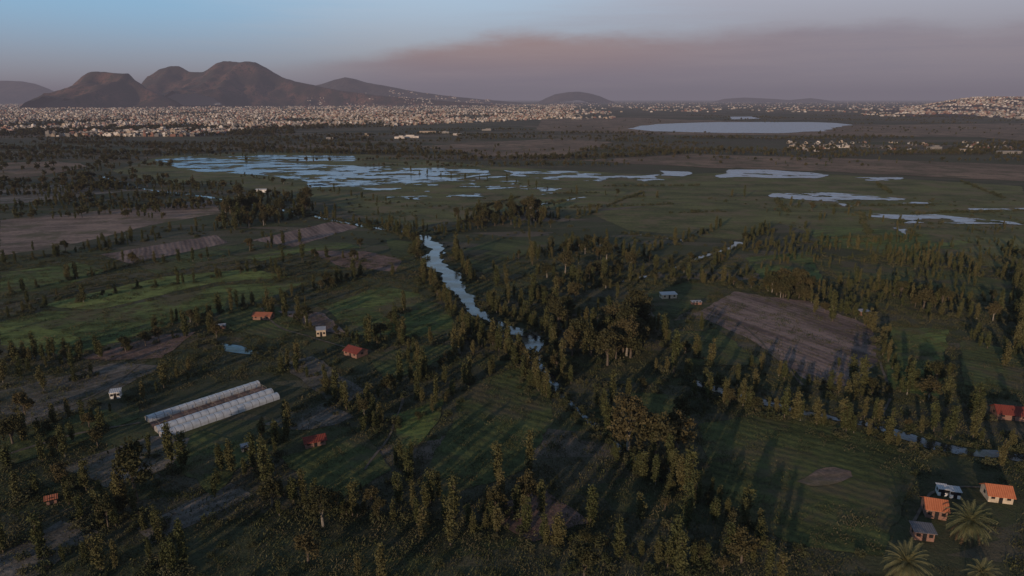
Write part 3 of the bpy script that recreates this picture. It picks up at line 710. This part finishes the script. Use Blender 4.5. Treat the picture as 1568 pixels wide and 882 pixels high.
def tunnel(name,yc,w,h,L,x0,side=1.5):
    b=MB(); nseg=12; nl=int(L/1.25); prof=[(yc+w/2,0),(yc+w/2,side)]+[(yc+math.cos(math.pi*i/nseg)*w/2,side+math.sin(math.pi*i/nseg)*(h-side)) for i in range(1,nseg)]+[(yc-w/2,side),(yc-w/2,0)]
    npf=len(prof)
    for i in range(nl+1):
        x=x0+L*i/nl; sag=0 if i%2==0 else .07
        for (yy,z) in prof: b.v.append((x,yy,max(0,z-sag*(z>side))))
    for i in range(nl):
        for j in range(npf-1): b.f.append((i*npf+j,i*npf+j+1,(i+1)*npf+j+1,(i+1)*npf+j)); b.m.append(0)
    b.f.append(tuple(range(npf))); b.m.append(1); b.f.append(tuple(nl*npf+i for i in range(npf))); b.m.append(1)
    obj(name,b.v,b.f,[M['film'],endm],b.m,parent=gh)
tunnel('tunnel_far',0,2.8,1.9,L,0,.8)
tunnel('tunnel_middle',-10.2,3.0,2.1,L+.5,-1,.8)
tunnel('tunnel_near',-15.0,3.0,2.1,L+.5,-1.5,.8)
b=MB(); b.face([(0,-2.0,.26),(L,-2.0,.26),(L,-8.4,.26),(-1,-8.4,.26)]); obj('planting_bed',b.v,b.f,[M['scrub']],b.m,parent=gh)
b=MB()
for i in range(9):
    x=1+i*(L-2)/8
    for yy in (-2.4,-5.0,-7.8): b.tube((x,yy,.2),(x,yy,1.8),.06,.06,n=5)
    b.tube((x,-2.4,1.8),(x,-7.8,1.8),.05,.05,n=5)
for yy in (-2.4,-5.0,-7.8): b.tube((1,yy,1.8),(L-1,yy,1.8),.05,.05,n=5)
obj('frame_posts',b.v,b.f,[M['bark_pale']],b.m,parent=gh)
# ---------------------------------------------------------------- palms
dryf=simple('dry_fronds',(.16,.11,.06))
def palm(u,v,h,Rr,nf=70):
    b=MB(); x,y=G(u,v)
    z=0
    for i in range(8):
        z1=h*(i+1)/8; b.tube((0,0,z-.1),(0,0,z1),.42-.01*i,.36-.01*i,0,8); b.tube((0,0,z1-.12),(0,0,z1+.02),.45,.38,0,8); z=z1
    for i in range(nf):
        a=i*2.399; e=math.radians(80-115*(i/nf)); l=Rr*random.uniform(.85,1.1); p=Vector((0,0,h)); d=Vector((math.cos(a)*math.cos(e),math.sin(a)*math.cos(e),math.sin(e)))
        side=Vector((-math.sin(a),math.cos(a),0)); seg=12; mi=1 if i<nf*.85 else 2
        for s_ in range(seg):
            q=p+d*(l/seg); wl=.5*math.sin(math.pi*(s_+1.2)/(seg+1.6))+.08
            b.tube(p,q,.05,.045,mi,3)
            for sg in (-1,1):
                for hh in (0,.5):
                    r=p.lerp(q,hh); r2=p.lerp(q,hh+.3); tip=r+side*sg*wl+d*.35+Vector((0,0,-.1-.08*random.random()))
                    b.face((r,r2,tip+d*.06,tip),mi)
            p=q; d=(d+Vector((0,0,-.12))).normalized()
    o=bpy.data.objects.new('palm_tree',mesh_of('palm_tree',b,[M['bark'],M['palm'],dryf])); o.location=(x,y,0); col.objects.link(o)
palm(1480,826,4.6,5.8,90); palm(1383,890,4.4,5.4,90); palm(1500,900,3.4,3.8,46)
# ---------------------------------------------------------------- prominent trees
def tree(kind,i,u,v,s,zs=1.0,rot=None):
    ms,nm=KIND[kind]; x,y=G(u,v); o=bpy.data.objects.new(nm,ms[i%len(ms)]); o.location=(x,y,0); o.scale=(s,s,s*zs); o.rotation_euler=(0,0,rot if rot is not None else random.uniform(0,6.28)); col.objects.link(o); return o
for a in [('B',0,962,690,1.35),('B',1,1002,702,1.45),('B',2,1036,688,1.2),('B',3,930,560,1.2),('B',0,495,806,.8),('B',2,472,862,.75),('W',0,1275,492,1.5),('B',2,905,545,1.2),('B',1,965,548,1.2),
 ('W',1,690,835,1.0),('W',3,660,770,1.0),('W',4,905,800,1.05),('W',2,830,790,.9),('W',5,540,790,.9),('W',3,1065,770,.95),('W',0,1040,880,1.1),('B',1,20,680,.9),('W',2,100,700,.95),('W',5,455,560,.9),('W',1,850,470,1.2),('W',0,345,350,1.5),('W',3,360,352,1.4)]:
    tree(*a)
# ---------------------------------------------------------------- instantiate vegetation
NEARY=205
for kd in POINTS:
    ms,nm=KIND[kd]; pts=POINTS[kd]; buckets=[[] for _ in ms]
    tm=[]
    for i,me in enumerate(ms):
        pt=pts.pop() if pts else (0,300,0,1,0,1)
        o=bpy.data.objects.new(nm,me); o.location=pt[:3]; o.scale=(pt[3],)*3; o.rotation_euler=(0,0,pt[4]); col.objects.link(o); tm.append(o)
    for p_ in pts:
        i=random.randrange(len(ms))
        if kd in 'WB' and p_[1]<NEARY:
            o=bpy.data.objects.new(nm,ms[i]); o.location=p_[:3]; o.scale=(p_[3],p_[3],p_[3]*p_[5]); o.rotation_euler=(0,0,p_[4]); col.objects.link(o)
        else: buckets[i].append(p_)
    mass={'W':'willow_rows','B':'eucalyptus_groves','S':'shrub_thicket','WF':'distant_willow_belt','BF':'distant_woodland','T':'grass_tufts'}[kd]
    for i,bk in enumerate(buckets):
        if bk: scatter(mass,tm[i],bk)
# ---------------------------------------------------------------- emissive haze layer
m=bpy.data.materials.new('emissive_haze'); m.use_nodes=True; nt=m.node_tree; nt.nodes.clear()
o_=nt.nodes.new('ShaderNodeOutputMaterial'); ab=nt.nodes.new('ShaderNodeVolumeAbsorption'); em=nt.nodes.new('ShaderNodeEmission'); ad=nt.nodes.new('ShaderNodeAddShader')
DEN=4.2e-5
ab.inputs['Color'].default_value=(0,0,0,1); ab.inputs['Density'].default_value=DEN
em.inputs['Color'].default_value=(.18,.16,.195,1); em.inputs['Strength'].default_value=DEN  # haze emits its own glow in place of scattered daylight
nt.links.new(ab.outputs[0],ad.inputs[0]); nt.links.new(em.outputs[0],ad.inputs[1]); nt.links.new(ad.outputs[0],o_.inputs['Volume'])
b=MB(); b.box(-69000,69000,-30000,85000,-20,900); b.f.append((3,2,1,0)); b.m.append(0)
obj('emissive_haze_layer',b.v,b.f,[m],b.m)
# ---------------------------------------------------------------- sun & sky
EL=math.radians(10); AZ=math.radians(28)
sun=bpy.data.lights.new('sun','SUN'); sun.energy=3.5; sun.angle=math.radians(.5); sun.color=(1,.71,.48)
so=bpy.data.objects.new('sun',sun); so.rotation_euler=Vector((math.sin(AZ)*math.cos(EL),math.cos(AZ)*math.cos(EL),-math.sin(EL))).to_track_quat('-Z','Y').to_euler(); col.objects.link(so)
w=bpy.data.worlds.new("World"); scene.world=w; w.use_nodes=True; nt=w.node_tree; nt.nodes.clear(); k=NB(nt)
wo=nt.nodes.new('ShaderNodeOutputWorld'); bg=nt.nodes.new('ShaderNodeBackground'); nt.links.new(bg.outputs[0],wo.inputs[0])
sk=nt.nodes.new('ShaderNodeTexSky'); sk.sky_type='NISHITA'; sk.sun_disc=False; sk.sun_elevation=EL; sk.sun_rotation=math.pi+AZ; sk.altitude=2200; sk.air_density=1.0; sk.dust_density=1.0
STR=.105
bg.inputs[1].default_value=STR
tc=nt.nodes.new('ShaderNodeTexCoord').outputs['Generated']; s=k.sep(tc)
az=k.m('ARCTAN2',s[0],s[1]); el=k.m('MULTIPLY',k.m('ARCSINE',s[2]),57.2958)
def C_(r,g,b_): return (r/STR,g/STR,b_/STR)
nz=k.noise(k.comb(k.m('MULTIPLY',az,3.0),k.m('MULTIPLY',el,.22),0),1.6,6,.6)
nz2=k.noise(k.comb(k.m('MULTIPLY',az,2.0),k.m('MULTIPLY',el,.5),5),1.2,6,.65)
leftc=k.mix(k.mr(el,.5,7),C_(.36,.37,.43),C_(.29,.54,.78))
rightc=k.mix(k.mr(el,3,9),C_(.33,.30,.35),C_(.47,.49,.58))
midc=k.mix(k.mr(el,2,8),C_(.42,.43,.48),C_(.46,.62,.79))
azn=k.m('ADD',az,k.m('MULTIPLY',k.m('SUBTRACT',nz2,.5),.35))
clr=k.mix(k.mr(azn,-.5,-.1),leftc,midc); clr=k.mix(k.mr(azn,-.1,.35),clr,rightc)
low=k.mr(el,12,35,1,0); sky=k.mix(k.m('MULTIPLY',low,.92),sk.outputs[0],clr)
front=k.mr(k.m('ABSOLUTE',az),1.3,2.2,1,0)
edge=k.m('ADD',k.mr(az,-.45,.05,1.9,5.2),k.m('MULTIPLY',k.m('SUBTRACT',nz,.5),3.4))
sm=k.mr(k.m('SUBTRACT',el,edge),-1.3,.5,1,0); sm=k.m('MULTIPLY',sm,k.mr(az,-.42,-.10)); sm=k.m('MULTIPLY',sm,k.mr(az,.1,.6,.95,.7))
smc=k.mix(k.mr(el,.2,4.2),C_(.19,.175,.235),C_(.35,.24,.23))
smc=k.mix(k.mr(k.m('ADD',az,k.m('MULTIPLY',nz2,.2)),.1,.6),smc,C_(.245,.215,.265))
smc=k.mix(k.mr(nz2,.35,.7,0,.4),smc,C_(.41,.32,.32))
sky=k.mix(k.m('MULTIPLY',sm,front),sky,smc)
nt.links.new(sky,bg.inputs[0])
# ---------------------------------------------------------------- camera
cam=bpy.data.cameras.new('camera'); cam.lens=F/1568*36; cam.sensor_width=36; cam.clip_end=250000; cam.clip_start=.5
co=bpy.data.objects.new('camera',cam); co.location=(0,0,H); co.rotation_euler=(math.pi/2-P,0,0); col.objects.link(co); scene.camera=co
scene.view_settings.view_transform='Standard'; scene.view_settings.look='None'; scene.view_settings.exposure=0
